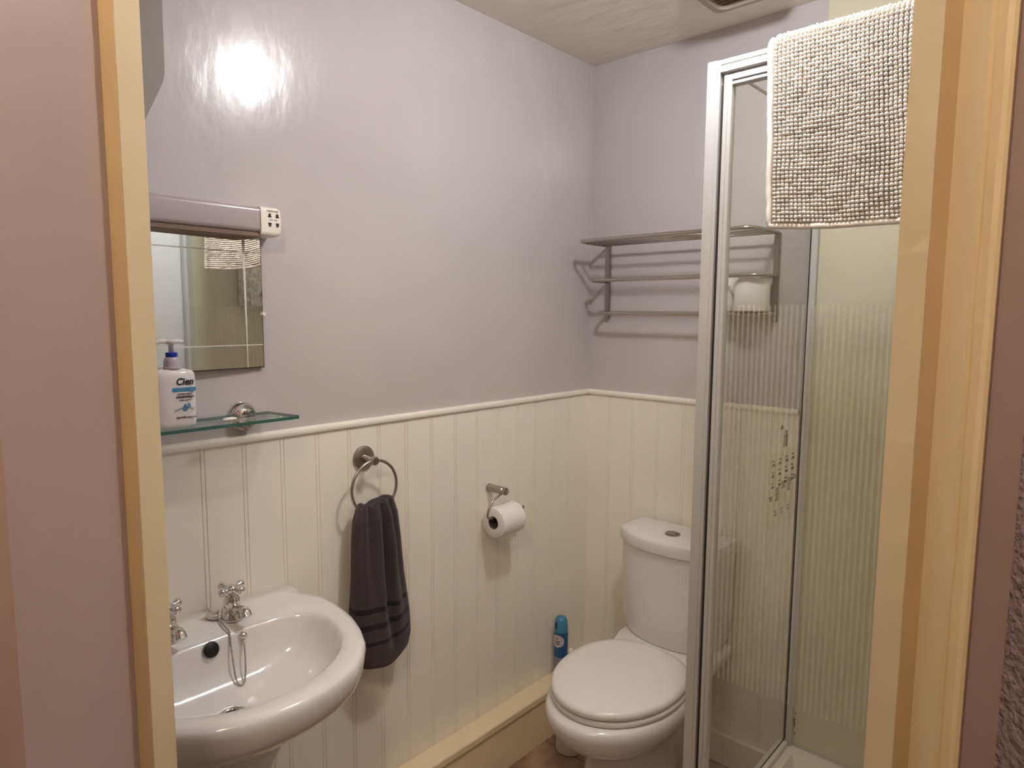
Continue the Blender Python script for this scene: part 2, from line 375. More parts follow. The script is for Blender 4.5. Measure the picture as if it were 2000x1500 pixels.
# boxed-in panel with a clipped corner high on the left wall
bm = B(); pl_ = [(-1.433, ZC), (-1.437, 1.90), (-1.441, 1.882), (-1.476, 1.806), (-1.62, 1.50), (-1.75, 1.42), (-1.98, 1.42), (-1.98, ZC)]
a = [bm.verts.new((0.0, y, z)) for y, z in pl_]; b = [bm.verts.new((0.03 - 0.03 * (2.3 - z), y, z)) if False else bm.verts.new((0.03, y, z)) for y, z in pl_]
for i in range(len(pl_)): bm.faces.new((a[i], a[(i + 1) % len(pl_)], b[(i + 1) % len(pl_)], b[i]))
bm.faces.new(a); bm.faces.new(b[::-1])
M['boxing'] = mat('grey_mauve_boxing_paint', (0.27, 0.24, 0.22), 0.5)
struct('trim_5', bm, M['boxing'])

# ------------------------------------------------------------------ lamps
t = Thing('ceiling_lamp', (LAMP_POS[0], LAMP_POS[1], ZC), 'small round opal ceiling lamp, lit, over the middle of the bathroom', 'lamp')
t.part('lamp_base', lathe(B(), (LAMP_POS[0], LAMP_POS[1], ZC - 0.0005), (0, 0, -1), [(0.085, 0), (0.085, 0.02), (0.08, 0.026)], 40), M['shade'], angle=40)
t.part('lamp_shade', lathe(B(), (LAMP_POS[0], LAMP_POS[1], ZC - 0.027), (0, 0, -1), [(0.054, 0), (0.056, 0.015), (0.053, 0.038), (0.038, 0.056), (0.018, 0.063), (0.001, 0.064)], 40), M['bulb'], smooth=True)
t = Thing('hall_lamp', (HALL_POS[0], HALL_POS[1], ZC), 'warm flush glass ceiling lamp in the hall outside the bathroom doorway', 'lamp')
t.part('lamp_base', lathe(B(), (HALL_POS[0], HALL_POS[1], ZC - 0.0005), (0, 0, -1), [(0.11, 0), (0.11, 0.015), (0.105, 0.02)], 40), M['shade'], angle=40)
t.part('lamp_shade', lathe(B(), (HALL_POS[0], HALL_POS[1], ZC - 0.021), (0, 0, -1), [(0.10, 0), (0.102, 0.02), (0.092, 0.045), (0.065, 0.065), (0.03, 0.075), (0.001, 0.077)], 40), M['hallbulb'], smooth=True)

# extractor grille in the ceiling
t = Thing('extractor_grille', (0.617, -0.257, ZC), 'beige extractor fan grille with brown slats in the ceiling', 'vent')
bm = B()
def rrect(cx, cy, hx, hy, r, n=6):
    o = []
    for sx, sy, a0 in ((1, 1, 0), (-1, 1, PI / 2), (-1, -1, PI), (1, -1, 1.5 * PI)):
        for k in range(n + 1):
            a = a0 + PI / 2 * k / n; o.append((cx + sx * (hx - r) + r * math.cos(a), cy + sy * (hy - r) + r * math.sin(a)))
    return o
loft(bm, [[Vector((x, y, z)) for x, y in rrect(0.617, -0.257, h, h, 0.025)] for h, z in ((0.098, ZC - 0.0005), (0.098, ZC - 0.016), (0.085, ZC - 0.034), (0.066, ZC - 0.036), (0.064, ZC - 0.016))])
t.part('grille_frame', bm, M['vent'], angle=40)
for k in range(9):
    bm = B(); y = -0.317 + k * 0.0145
    box(bm, 0.557, 0.677, y, y + 0.006, ZC - 0.0275, ZC - 0.0165); t.part('slat', bm, M['ventdark'])

# ------------------------------------------------------------------ wash basin
YB = -1.434
outer_h = [(0.0085, 0.222), (0.035, 0.236), (0.07, 0.250), (0.11, 0.2595), (0.16, 0.261), (0.21, 0.255), (0.26, 0.245), (0.31, 0.228), (0.36, 0.203), (0.40, 0.170), (0.43, 0.135), (0.450, 0.09), (0.460, 0.045)]
outer_p = outer_h + [(0.463, 0.0)] + [(x, -d) for x, d in outer_h[::-1]]
inner_h = [(0.128, 0.08), (0.130, 0.13), (0.138, 0.17), (0.16, 0.200), (0.20, 0.2105), (0.25, 0.205), (0.30, 0.188), (0.34, 0.160), (0.368, 0.126), (0.390, 0.085), (0.403, 0.042)]
inner_p = [(0.128, 0.0)] + inner_h + [(0.407, 0.0)] + [(x, -d) for x, d in inner_h[::-1]]
BC = (0.25, 0.0)
def ray_r(pl2, ang, c):
    dx, dy = math.cos(ang), math.sin(ang); best = 0
    n = len(pl2)
    for i in range(n):
        (ax, ay), (bx_, by) = pl2[i], pl2[(i + 1) % n]
        ax -= c[0]; ay -= c[1]; bx_ -= c[0]; by -= c[1]; ex, ey = bx_ - ax, by - ay
        den = dx * ey - dy * ex
        if abs(den) < 1e-12: continue
        t_ = (ax * ey - ay * ex) / den; s = (ax * dy - ay * dx) / den
        if -1e-6 <= s <= 1 + 1e-6 and t_ > best: best = t_
    return best
NB = 120
angs = [2 * PI * (i + 0.5) / NB for i in range(NB)]
ro = [ray_r(outer_p, a, BC) for a in angs]; ri = [ray_r(inner_p, a, BC) for a in angs]
def ring(mix, k, z, cx=None, bump=True):
    """mix 0 = outer outline, 1 = inner outline, k scales about the bowl centre"""
    out = []
    for i, a in enumerate(angs):
        r = (ro[i] * (1 - mix) + ri[i] * mix) * k
        c = BC[0] if cx is None else cx
        x = c + r * math.cos(a); y = YB + r * math.sin(a); x = max(x, 0.0085)
        zz = z
        if bump and x < 0.05: zz += 0.010 * (1 - max(0, (x - 0.030) / 0.02)) if x > 0.030 else 0.010
        out.append(Vector((x, y, zz)))
    return out
rings = [ring(0, .34, .50, .14, False), ring(0, .40, .56, .15, False), ring(0, .50, .61, .17, False), ring(0, .66, .665, .20, False), ring(0, .82, .705, .23, False), ring(0, .895, .728, .243, False), ring(0, .925, .741, None, False), ring(0, .948, .747, None, False),
         ring(0, .968, .755, None, False), ring(0, .985, .769, None, False), ring(0, .995, .785, None, False), ring(0, .990, .797, None), ring(0, .972, .8035), ring(.25, 0.975, .8055),
         ring(.6, .985, .8035), ring(.88, .99, .8005), ring(1, .995, .797), ring(1, .975, .790, None, False), ring(1, .955, .779, None, False), ring(1, .93, .765, .249, False), ring(1, .88, .743, .246, False), ring(1, .78, .722, .242, False),
         ring(1, .62, .706, .238, False), ring(1, .44, .6975, .234, False), ring(1, .26, .6925, .231, False), ring(1, .12, .689, .230, False)]
t = Thing('wash_basin', (0.0, YB, 0.0), 'white ceramic pedestal wash basin with chrome taps below the glass shelf', 'sink')
bm = B(); loft(bm, rings)
bowl = t.part('bowl', bm, M['ceramic'], smooth=True)
# pedestal
bm = B(); rr = []
for z, hx, hy, cx in ((0.001, .105, .115, .13), (0.05, .10, .11, .13), (0.15, .085, .095, .13), (0.40, .082, .09, .13), (0.55, .095, .105, .145), (0.62, .115, .125, .16)):
    rr.append([Vector((max(0.0755 if z < 0.19 else 0.0087, cx + hx * math.copysign(abs(math.cos(a)) ** 0.8, math.cos(a))), YB + hy * math.copysign(abs(math.sin(a)) ** 0.8, math.sin(a)), z)) for a in [2 * PI * i / 40 for i in range(40)]])
loft(bm, rr); t.part('pedestal', bm, M['ceramic'], smooth=True)
def zb(v): return v
# waste
bm = B(); lathe(bm, (0.234, -1.447, 0.6905), (0, 0, 1), [(0.027, 0), (0.027, 0.003), (0.024, 0.0045), (0.019, 0.002), (0.017, -0.002)], 32, cap=False)
waste = t.part('waste', bm, M['chrome'], smooth=True)
bm = B(); lathe(bm, (0.234, -1.447, 0.6912), (0, 0, 1), [(0.0001, 0), (0.0185, 0.0)], 24, cap=False); t.part('drain_hole', bm, M['black'], waste)
# overflow: dark hole on the back wall of the bowl
on = Vector((0.93, 0.0, 0.36)).normalized()
bm = B(); lathe(bm, Vector((0.1355, -1.4405, 0.782)) - on * 0.006, on, [(0.0001, 0.0062), (0.0145, 0.0062), (0.0155, 0.005), (0.0155, 0.0)], 28, cap=False)
t.part('overflow', bm, M['black'], smooth=True)
bm = B(); lathe(bm, Vector((0.1355, -1.4405, 0.782)) - on * 0.006, on, [(0.0155, 0.0), (0.0165, 0.0060), (0.0160, 0.0070), (0.0148, 0.0068), (0.0145, 0.0062)], 28, cap=False)
t.part('overflow_ring', bm, M['unitgrey'], smooth=True)
# taps
def tap(y):
    x = 0.074; z0 = 0.8045
    bm = B(); lathe(bm, (x, y, z0), (0, 0, 1), [(0.0255, 0), (0.0255, 0.002), (0.0245, 0.005), (0.0225, 0.010), (0.0205, 0.019), (0.0185, 0.0235), (0.0160, 0.025), (0.0165, 0.027), (0.0165, 0.036), (0.0150, 0.044), (0.0135, 0.047), (0.009, 0.049), (0.007, 0.056)], 28)
    body = t.part('tap', bm, M['chrome'], angle=35)
    bm = B(); pts = cat([(x + 0.006, y, z0 + 0.016), (x + 0.028, y, z0 + 0.024), (x + 0.046, y, z0 + 0.0300), (x + 0.057, y, z0 + 0.0310), (x + 0.066, y, z0 + 0.021)], 5)
    tube(bm, pts, [0.0105] * 6 + [0.0092] * 5 + [0.0100] * 5 + [0.0112] * 5, 16)
    t.part('spout', bm, M['chrome'], body, angle=50)
    bm = B(); zh = z0 + 0.063
    lathe(bm, (x, y, z0 + 0.054), (0, 0, 1), [(0.009, 0), (0.0120, 0.003), (0.0130, 0.009), (0.0115, 0.014), (0.006, 0.017), (0.0001, 0.018)], 24)
    for k in range(4):
        a = math.radians(22 + 90 * k); d = Vector((math.cos(a), math.sin(a), 0.04))
        lathe(bm, (x, y, zh), d, [(0.0048, 0.008), (0.0044, 0.012), (0.0050, 0.017), (0.0075, 0.022), (0.0085, 0.026), (0.0075, 0.030), (0.0035, 0.0325), (0.0001, 0.033)], 16)
    t.part('cross_handle', bm, M['chrome'], body, smooth=True)
tap(-1.368); tap(-1.497)
# plug on the ledge and its chain
bm = B(); lathe(bm, (0.053, -1.3935, 0.8085), (0, 0, 1), [(0.018, 0), (0.0200, 0.002), (0.0200, 0.005), (0.0185, 0.0065), (0.012, 0.0085), (0.007, 0.0085), (0.0065, 0.013), (0.0, 0.0132)], 28)
plug = t.part('plug', bm, M['chrome'], angle=40)
cp = cat([(0.060, -1.3935, 0.8190), (0.082, -1.3975, 0.8090), (0.108, -1.4005, 0.8080), (0.1275, -1.400, 0.802), (0.137, -1.402, 0.782), (0.150, -1.404, 0.745), (0.163, -1.405, 0.715), (0.170, -1.400, 0.705), (0.168, -1.391, 0.708), (0.160, -1.384, 0.730), (0.147, -1.378, 0.762), (0.140, -1.376, 0.775)], 10)
bm = B()
for i in range(0, len(cp)):
    bmesh.ops.create_icosphere(bm, subdivisions=1, radius=0.0021, matrix=Matrix.Translation(cp[i]))
tube(bm, cp, 0.0008, 6)
t.part('chain', bm, M['satin'], smooth=True)
bm = B(); lathe(bm, (0.131, -1.375, 0.786), on, [(0.007, 0), (0.0085, 0.004), (0.0075, 0.008), (0.003, 0.011), (0.0001, 0.0115)], 20)
bmesh.ops.create_icosphere(bm, subdivisions=2, radius=0.004, matrix=Matrix.Translation((0.1405, -1.376, 0.777)))
t.part('chain_stay', bm, M['chrome'], smooth=True)

# ------------------------------------------------------------------ toilet
TX = 0.450; TXC = 0.420
def egg(yc, hx, hf, hb, z, n=64, pf=2.0, pb=2.4, cx=TX):
    out = []
    for i in range(n):
        a = 2 * PI * i / n; c, s = math.cos(a), math.sin(a)
        p_ = pf if s < 0 else pb; h = hf if s < 0 else hb
        r = (abs(c) ** p_ + abs(s) ** p_) ** (-1 / p_)
        out.append(Vector((cx + hx * r * c, yc + h * r * s, z)))
    return out
t = Thing('toilet', (TX, -0.36, 0.0), 'white close-coupled toilet, lid down, in the back corner beside the shower', 'toilet')
bm = B()
loft(bm, [egg(-0.40, .122, .172, .22, 0.0012, pf=2.3), egg(-0.40, .120, .170, .22, 0.025, pf=2.3), egg(-0.40, .114, .160, .21, 0.06), egg(-0.40, .108, .150, .20, 0.13), egg(-0.40, .105, .146, .20, 0.19), egg(-0.40, .106, .150, .20, 0.235), egg(-0.405, .113, .168, .20, 0.262),
          egg(-0.415, .130, .198, .20, 0.286), egg(-0.425, .153, .230, .20, 0.312), egg(-0.432, .169, .251, .205, 0.340), egg(-0.435, .1785, .262, .21, 0.370), egg(-0.435, .180, .264, .21, 0.385), egg(-0.435, .177, .262, .21, 0.397), egg(-0.435, .170, .255, .205, 0.405)])
# rear deck under the cistern
TXD = 0.425
def deck(hx, yf, z, zt=0.0):
    return [Vector((x, y, z)) for x, y in [(TXD - hx, -0.024), (TXD - hx * 1.0, -0.17), (TXD - hx * .80, yf), (TXD + hx * .80, yf), (TXD + hx, -0.17), (TXD + hx, -0.024)]]
loft(bm, [deck(.08, -.26, 0.0015), deck(.075, -.26, 0.18), deck(.085, -.27, 0.29), deck(.150, -.275, 0.35), deck(.162, -.275, 0.385), deck(.162, -.272, 0.404), deck(.156, -.266, 0.410)])
t.part('pan', bm, M['ceramic'], angle=60)
bm = B(); SY = -0.445
loft(bm, [egg(SY, .167, .216, .186, 0.4060), egg(SY, .174, .223, .190, 0.4095), egg(SY, .175, .224, .190, 0.419), egg(SY, .170, .219, .188, 0.4235)])
t.part('seat', bm, M['seat'], smooth=True)
bm = B()
loft(bm, [egg(SY, .170, .219, .190, 0.4262), egg(SY, .173, .226, .194, 0.429), egg(SY, .1745, .2275, .195, 0.437), egg(SY, .172, .225, .193, 0.444), egg(SY, .166, .216, .185, 0.4485), egg(SY, .145, .192, .165, 0.4505), egg(SY, .10, .13, .11, 0.4515), egg(SY, .04, .05, .04, 0.4525)])
t.part('seat_lid', bm, M['seat'], smooth=True)
bm = B()
for s in (-1, 1):
    bm = B(); lathe(bm, (TX + s * 0.075, -0.262, 0.4105), (0, 0, 1), [(0.016, 0), (0.016, 0.012), (0.011, 0.017)], 20); t.part('hinge', bm, M['seat'], angle=40)
def cis(hx, yf, ys, z, n=18, yb=-0.025):
    """front is a shallow arc from the sides (ys) to the middle (yf)"""
    p_ = [Vector((TXC - hx, yb, z))]
    for i in range(n + 1):
        s = -1 + 2 * i / n; k = abs(s) ** 2.4
        p_.append(Vector((TXC + hx * s, ys * k + yf * (1 - k), z)))
    p_.append(Vector((TXC + hx, yb, z))); return p_
bm = B()
loft(bm, [cis(.146, -.186, -.135, 0.4125), cis(.149, -.189, -.138, 0.422), cis(.156, -.193, -.141, 0.46), cis(.160, -.196, -.143, 0.50), cis(.164, -.199, -.144, 0.58), cis(.166, -.201, -.145, 0.714)])
t.part('cistern', bm, M['ceramic'], angle=50)
bm = B()
loft(bm, [cis(.169, -.207, -.146, 0.7145), cis(.172, -.211, -.148, 0.717), cis(.173, -.213, -.149, 0.728), cis(.173, -.212, -.148, 0.748), cis(.170, -.208, -.145, 0.756), cis(.160, -.197, -.138, 0.7598), cis(.08, -.14, -.11, 0.7615, yb=-.045)])
t.part('cistern_lid', bm, M['ceramic'], angle=45)
bm = B(); BX, BY = 0.426, -0.128
lathe(bm, (BX, BY, 0.7612), (0, 0, 1), [(0.024, 0), (0.024, 0.003), (0.021, 0.0045), (0.0205, 0.003)], 36)
btn = t.part('flush_button', bm, M['satin'], angle=40)
bm = B()
for s, lo, hi in ((1, 8, 172), (1, 188, 352)):
    pts = [(BX + 0.0185 * math.cos(math.radians(lo + (hi - lo) * k / 14)), BY + 0.0185 * math.sin(math.radians(lo + (hi - lo) * k / 14))) for k in range(15)]
    prism(bm, pts, 0.7643, 0.7668)
t.part('button_plate', bm, M['satin'], btn)

# ------------------------------------------------------------------ toilet roll holder and roll
HY = -0.525
t = Thing('toilet_roll_holder', (0.008, HY, 0.91), 'satin metal toilet roll holder with open ring arm on the panelled wall', 'toilet roll holder')
bm = B(); lathe(bm, (0.0082, HY - 0.002, 0.912), (1, 0, 0), [(0.0125, 0), (0.0135, 0.002), (0.0125, 0.006), (0.0120, 0.008), (0.0120, 0.062), (0.0105, 0.064), (0.0105, 0.068), (0.0120, 0.070), (0.0115, 0.075), (0.006, 0.0765)], 28)
t.part('mounting_post', bm, M['satin'], angle=35)
RXc, RZc = 0.066, 0.822
arm = cat([(0.0655, HY - 0.002, 0.903), (RXc, HY - 0.022, 0.897), (RXc, HY - 0.045, 0.886), (RXc, HY - 0.060, 0.868), (RXc, HY - 0.0655, 0.848), (RXc, HY - 0.060, 0.8385), (RXc, HY - 0.045, 0.8350), (RXc, HY - 0.01, 0.8350), (RXc, HY + 0.085, 0.8350), (RXc, HY + 0.094, 0.8375), (RXc, HY + 0.097, 0.846)], 6)
bm = B(); tube(bm, arm, 0.0032, 12); t.part('arm', bm, M['satin'], smooth=True)
def roll(name, c, axis, r, L_, label, group=None, rc=0.0185):
    tt = Thing(name, c, label, 'toilet roll', group)
    c = Vector(c); ax = Vector(axis)
    bm = B(); lathe(bm, c - ax * (L_ / 2), ax, [(rc + .001, 0.0005), (r - 0.003, 0), (r - 0.001, 0.0015), (r, 0.004), (r, L_ - 0.004), (r - 0.001, L_ - 0.0015), (r - 0.003, L_), (rc + .001, L_ - 0.0005)], 48, cap=False)
    tt.part('paper', bm, M['paper'], angle=50)
    bm = B(); lathe(bm, c - ax * (L_ / 2), ax, [(rc + .001, 0.0), (rc, 0.0), (rc, L_), (rc + .001, L_)], 32, cap=False)
    tt.part('cardboard_tube', bm, M['card'], smooth=True)
    return tt
roll('toilet_roll', (RXc, HY + 0.008, RZc - 0.0015), (0, 1, 0), 0.047, 0.098, 'white toilet roll hanging on the metal holder arm on the left wall')

# ------------------------------------------------------------------ towel ring and hand towel
RY = -0.987
t = Thing('towel_ring', (0.008, RY, 1.075), 'satin metal towel ring with round wall plate on the cream panelling', 'towel ring')
bm = B(); lathe(bm, (0.0082, RY, 1.0775), (1, 0, 0), [(0.0315, 0), (0.032, 0.003), (0.0305, 0.006), (0.027, 0.0078), (0.010, 0.0085), (0.0095, 0.014), (0.0085, 0.018), (0.0085, 0.040), (0.0, 0.0402)], 40)
t.part('wall_plate', bm, M['satin'], angle=35)
bm = B(); lathe(bm, (0.0485, RY, 1.0775), (1, 0, 0), [(0.0095, 0), (0.0115, 0.003), (0.0115, 0.013), (0.0095, 0.016)], 12)
t.part('joint', bm, M['satin'], angle=30)
bm = B(); tube(bm, [(0.056, RY + 0.068 * math.sin(a), 1.0775 - 0.068 + 0.068 * math.cos(a)) for a in [2 * PI * i / 64 for i in range(64)]], 0.0038, 12, closed=True)
t.part('ring', bm, M['satin'], smooth=True)

def towel():
    # closed loop cross-sections from top (v=0) to hem (v=1); y right/left, x away from the wall
    prof = [  # v: y left, y right, depth front x, depth back x, z left, z right
        (0.00, -1.030, -0.946, 0.066, 0.046, 0.956, 0.966),
        (0.03, -1.040, -0.936, 0.078, 0.034, 0.965, 0.978),
        (0.10, -1.048, -0.924, 0.086, 0.026, 0.930, 0.940),
        (0.25, -1.052, -0.916, 0.089, 0.022, 0.865, 0.872),
        (0.45, -1.057, -0.906, 0.093, 0.018, 0.772, 0.775),
        (0.62, -1.061, -0.896, 0.096, 0.014, 0.690, 0.700),
        (0.75, -1.058, -0.889, 0.098, 0.012, 0.632, 0.655),
        (0.88, -1.050, -0.886, 0.096, 0.012, 0.590, 0.610),
        (0.97, -1.042, -0.892, 0.092, 0.014, 0.556, 0.585),
        (1.00, -1.035, -0.902, 0.086, 0.020, 0.549, 0.578)]
    NR, NS = 96, 140
    bm = B(); vals = []; rings = []
    def samp(v):
        for a, b in zip(prof[:-1], prof[1:]):
            if v <= b[0]:
                t_ = (v - a[0]) / (b[0] - a[0]); t_ = t_ * t_ * (3 - 2 * t_) * 0.5 + t_ * 0.5
                return [a[i] + (b[i] - a[i]) * t_ for i in range(1, 7)]
        return prof[-1][1:]
    def bell(x, c, w_): return math.exp(-((x - c) / w_) ** 2)
    for k in range(-5, NR + 1):
        v = max(k, 0) / NR; yl, yr, xf, xb, zl, zr = samp(v)
        dome = -k / 5 if k < 0 else 0            # closes the bunch over the ring
        yc, hy, xc, hx = (yl + yr) / 2, (yr - yl) / 2 * (1 - 0.5 * dome ** 2), (xf + xb) / 2, (xf - xb) / 2 * math.sqrt(max(0.02, 1 - dome ** 2 * 0.98))
        rg = []
        for i in range(NS):
            a = 2 * PI * i / NS; c, s = math.cos(a), math.sin(a)
            p = 2.6; r = (abs(c) ** p + abs(s) ** p) ** (-1 / p)
            yy = c * r; xx = s * r
            w_ = yy
            # gathered at the ring, long soft folds fading towards the hem
            fade = min(1, 0.55 + v * 2) * max(0.0, 1 - max(0, v - 0.30) / 0.62)
            fold = -0.62 * bell(w_, -0.52 - 0.10 * v, 0.13) * max(0, 1 - v / 0.50) - 0.80 * bell(w_, 0.12 - 0.05 * v, 0.12) * fade - 0.45 * bell(w_, 0.62 + 0.1 * v, 0.10) * max(0, 1 - v / 0.8) \
                + 0.22 * bell(w_, -0.15, 0.2) * fade + 0.25 * bell(w_, 0.40, 0.15) * fade - 0.30 * bell(w_, -0.80, 0.10) * max(0, 1 - v / 0.7)
            nz = noise.noise(Vector((yy * 2, v * 5, s))) * 0.06
            z = zl + (zr - zl) * (max(0, (yy + 1) / 2)) ** (1 + 1.1 * v) - 0.010 * v * v * bell(yy, 0.1, 0.5)
            crown = 0.006 * bell(w_, -0.62, 0.2) - 0.008 * bell(w_, -0.25, 0.15) + 0.002 * bell(w_, 0.2, 0.2) + 0.006 * bell(w_, 0.75, 0.2)
            z += crown * max(0, 1 - v / 0.08) + dome * 0.006
            if v > 0.9: z -= 0.004 * (1 - yy * yy)
            x = xc + hx * xx * (1 + nz) + hx * 0.95 * fold * max(0, xx)
            rg.append(Vector((max(x, 0.0092), yc + hy * yy * (1 + 0.5 * nz), z)))
            vals.append(v + 0.006 * noise.noise(Vector((yy * 3, 0, v))))
        rings.append(rg)
    loft(bm, rings)
    o = obj('hand_towel', bm, M['towel'], None, smooth=True)
    at = o.data.attributes.new('band', 'FLOAT', 'POINT')
    for i, v in enumerate(vals): at.data[i].value = v
    return o
tag(towel(), 'charcoal grey hand towel with dark stripes hanging through the towel ring', 'towel')

# ------------------------------------------------------------------ glass shelf with soap things
t = Thing('glass_shelf', (0.0, -1.40, 1.218), 'clear green-edged glass shelf on chrome brackets above the basin', 'shelf')
SZ0, SZ1 = 1.219, 1.2255
bm = B()
prism(bm, [(0.014, -1.245), (0.055, -1.237), (0.112, -1.224), (0.122, -1.228), (0.124, -1.238), (0.124, -1.72), (0.112, -1.73), (0.014, -1.71)], SZ0, SZ1)
for f in bm.faces:
    pass
bmesh.ops.recalc_face_normals(bm, faces=bm.faces[:])
for f in bm.faces: f.material_index = 1 if abs(f.normal.z) < 0.5 else 0
t.part('glass_plate', bm, [M['shelfglass'], M['glassedge']])
for y in (-1.298, -1.63):
    bm = B(); lathe(bm, (0.0005, y, 1.2190), (1, 0, 0), [(0.0325, 0), (0.0325, 0.004), (0.030, 0.009), (0.026, 0.013), (0.0235, 0.0135)], 40)
    lathe(bm, (0.0130, y, 1.2135), (1, 0, 0), [(0.0235, 0), (0.0235, 0.010), (0.020, 0.012)], 32)
    br = t.part('bracket', bm, M['chrome'], angle=30)
    bm = B(); tube(bm, [(0.012, y, 1.2315), (0.05, y, 1.2315)], 0.0058, 16); t.part('clamp', bm, M['chrome'], br, angle=40)
bm = B()
loft(bm, [[Vector((0.075 + x * k, -1.358 + y * k, z)) for x, y in [(0.007 * math.cos(a) * (1 + .15 * math.sin(3 * a)), 0.017 * math.sin(a) * (1 + .1 * math.cos(2 * a))) for a in [2 * PI * i / 24 for i in range(24)]]] for k, z in ((0.9, SZ1 + 0.0003), (1, SZ1 + 0.002), (0.93, SZ1 + 0.004), (0.6, SZ1 + 0.0055))])
bmesh.ops.rotate(bm, cent=(0.075, -1.358, 0), matrix=Matrix.Rotation(math.radians(6), 3, 'Z'), verts=bm.verts[:])
tag(obj('soap_bar', bm, M['soap'], smooth=True), 'thin sliver of white soap on the glass shelf by the bracket', 'soap')

BXc, BYc = 0.080, -1.4680
t = Thing('soap_dispenser', (BXc, BYc, SZ1), 'white handwash pump bottle with blue collar ring on the glass shelf', 'soap dispenser')
bm = B()
def bo(hy, hx, z, p=3.4, n=48):
    out = []
    for i in range(n):
        a = 2 * PI * i / n; c, s = math.cos(a), math.sin(a); r = (abs(c) ** p + abs(s) ** p) ** (-1 / p)
        out.append(Vector((BXc + hx * r * s, BYc + hy * r * c, z)))
    return out
z0 = SZ1 + 0.0005
loft(bm, [bo(.034, .015, z0), bo(.0375, .0185, z0 + .003), bo(.0385, .0195, z0 + .010), bo(.0390, .020, z0 + .04), bo(.0392, .020, z0 + .085), bo(.0390, .0195, z0 + .098), bo(.0375, .0180, z0 + .1045), bo(.033, .0155, z0 + .1085), bo(.022, .0125, z0 + .1110, 2.5), bo(.015, .0120, z0 + .1125, 2.0)])
bot = t.part('bottle', bm, M['bottle'], smooth=True)
bm = B(); lathe(bm, (BXc, BYc, z0 + .1125), (0, 0, 1), [(0.0160, 0), (0.0160, 0.003), (0.0145, 0.004), (0.0140, 0.014), (0.0125, 0.020), (0.0105, 0.022)], 32)
t.part('collar', bm, M['collar'], angle=40)
bm = B(); lathe(bm, (BXc, BYc, z0 + .1345), (0, 0, 1), [(0.0095, 0), (0.0105, 0.001), (0.0105, 0.008), (0.0095, 0.009)], 28)
t.part('lock_ring', bm, M['blue'], angle=40)
bm = B(); lathe(bm, (BXc, BYc, z0 + .1437), (0, 0, 1), [(0.0045, 0), (0.0045, 0.014), (0.008, 0.016), (0.010, 0.019), (0.010, 0.0225), (0.006, 0.0235)], 24)
nz_ = cat([(BXc, BYc - 0.002, z0 + .163), (BXc, BYc + 0.012, z0 + .164), (BXc, BYc + 0.022, z0 + .163)], 4); tube(bm, nz_, 0.0042, 12)
nz_ = cat([(BXc, BYc, z0 + .163), (BXc, BYc - 0.018, z0 + .165), (BXc, BYc - 0.036, z0 + .161), (BXc, BYc - 0.044, z0 + .156)], 5); tube(bm, nz_, 0.0042, 12)
t.part('pump', bm, M['pump'], smooth=True)
LX = BXc + 0.0204; LY = BYc + 0.011
def lab(name, bm, m): t.part(name, bm, m, bot)
lab('brand_name', text_bm('Cien', 0.0185, wall_mtx(LX, LY + .003, z0 + .0875), shear=0.22, bold=0.0005, sx=0.92), M['ink'])
bm = B(); prism_pts = []
box(bm, LX - 0.0006, LX + 0.0001, LY - .0195, LY + .0235, z0 + .0690, z0 + .0765, 0); lab('blue_band', bm, M['cyan'])
lab('band_text', text_bm('PROTECT + CARE', 0.0042, wall_mtx(LX + .0003, LY + .004, z0 + .0727), sx=1.0), M['dropgrey'])
lab('label_text', text_bm('ANTIBACTERIAL', 0.0046, wall_mtx(LX, LY + .003, z0 + .0640), bold=0.0001, sx=0.82), M['inkgrey'])
lab('label_text', text_bm('HANDWASH', 0.0066, wall_mtx(LX, LY + .003, z0 + .0583), bold=0.0002, sx=0.86), M['ink'])
lab('label_text', text_bm('CARE & CLEAN', 0.0036, wall_mtx(LX, LY + .003, z0 + .0522), bold=0.0001, sx=0.9), M['inkgrey'])
lab('label_text', text_bm('Kills 99.9% of bacteria', 0.0047, wall_mtx(LX, LY + .004, z0 + .0190), bold=0.0001, shear=0.1, sx=0.86), M['ink'])
bm = B()
for cy_, cz_, s_ in ((LY + .0025, z0 + .036, 1.0), (LY + .0095, z0 + .0405, 0.72)):
    pts = []
    for i in range(24):
        a = 2 * PI * i / 24; rr_ = 0.0052 * s_
        y_ = rr_ * math.sin(a); z_ = -rr_ * math.cos(a)
        if z_ > 0: y_ *= (1 - z_ / rr_ * 0.75); z_ *= 1.9
        pts.append(bm.verts.new((LX + 0.0002, cy_ + y_, cz_ + z_)))
    bm.faces.new(pts)
lab('drop_picture', bm, M['dropblue'])
bm = B()
for sgn, y0_, y1_, zz in ((-1, LY - .017, LY - .002, z0 + .037), (1, LY + .008, LY + .0225, z0 + .040)):
    for q in range(2):
        tube(bm, cat([(LX - 0.0001, y0_, zz + 0.003 * sgn - q * .003), (LX + 0.0001, (y0_ + y1_) / 2, zz - 0.001 - q * .0025), (LX + 0.0002, y1_, zz - 0.002 * sgn - q * .001)], 5), 0.0006, 6)
lab('swirl_picture', bm, M['dropgrey'])

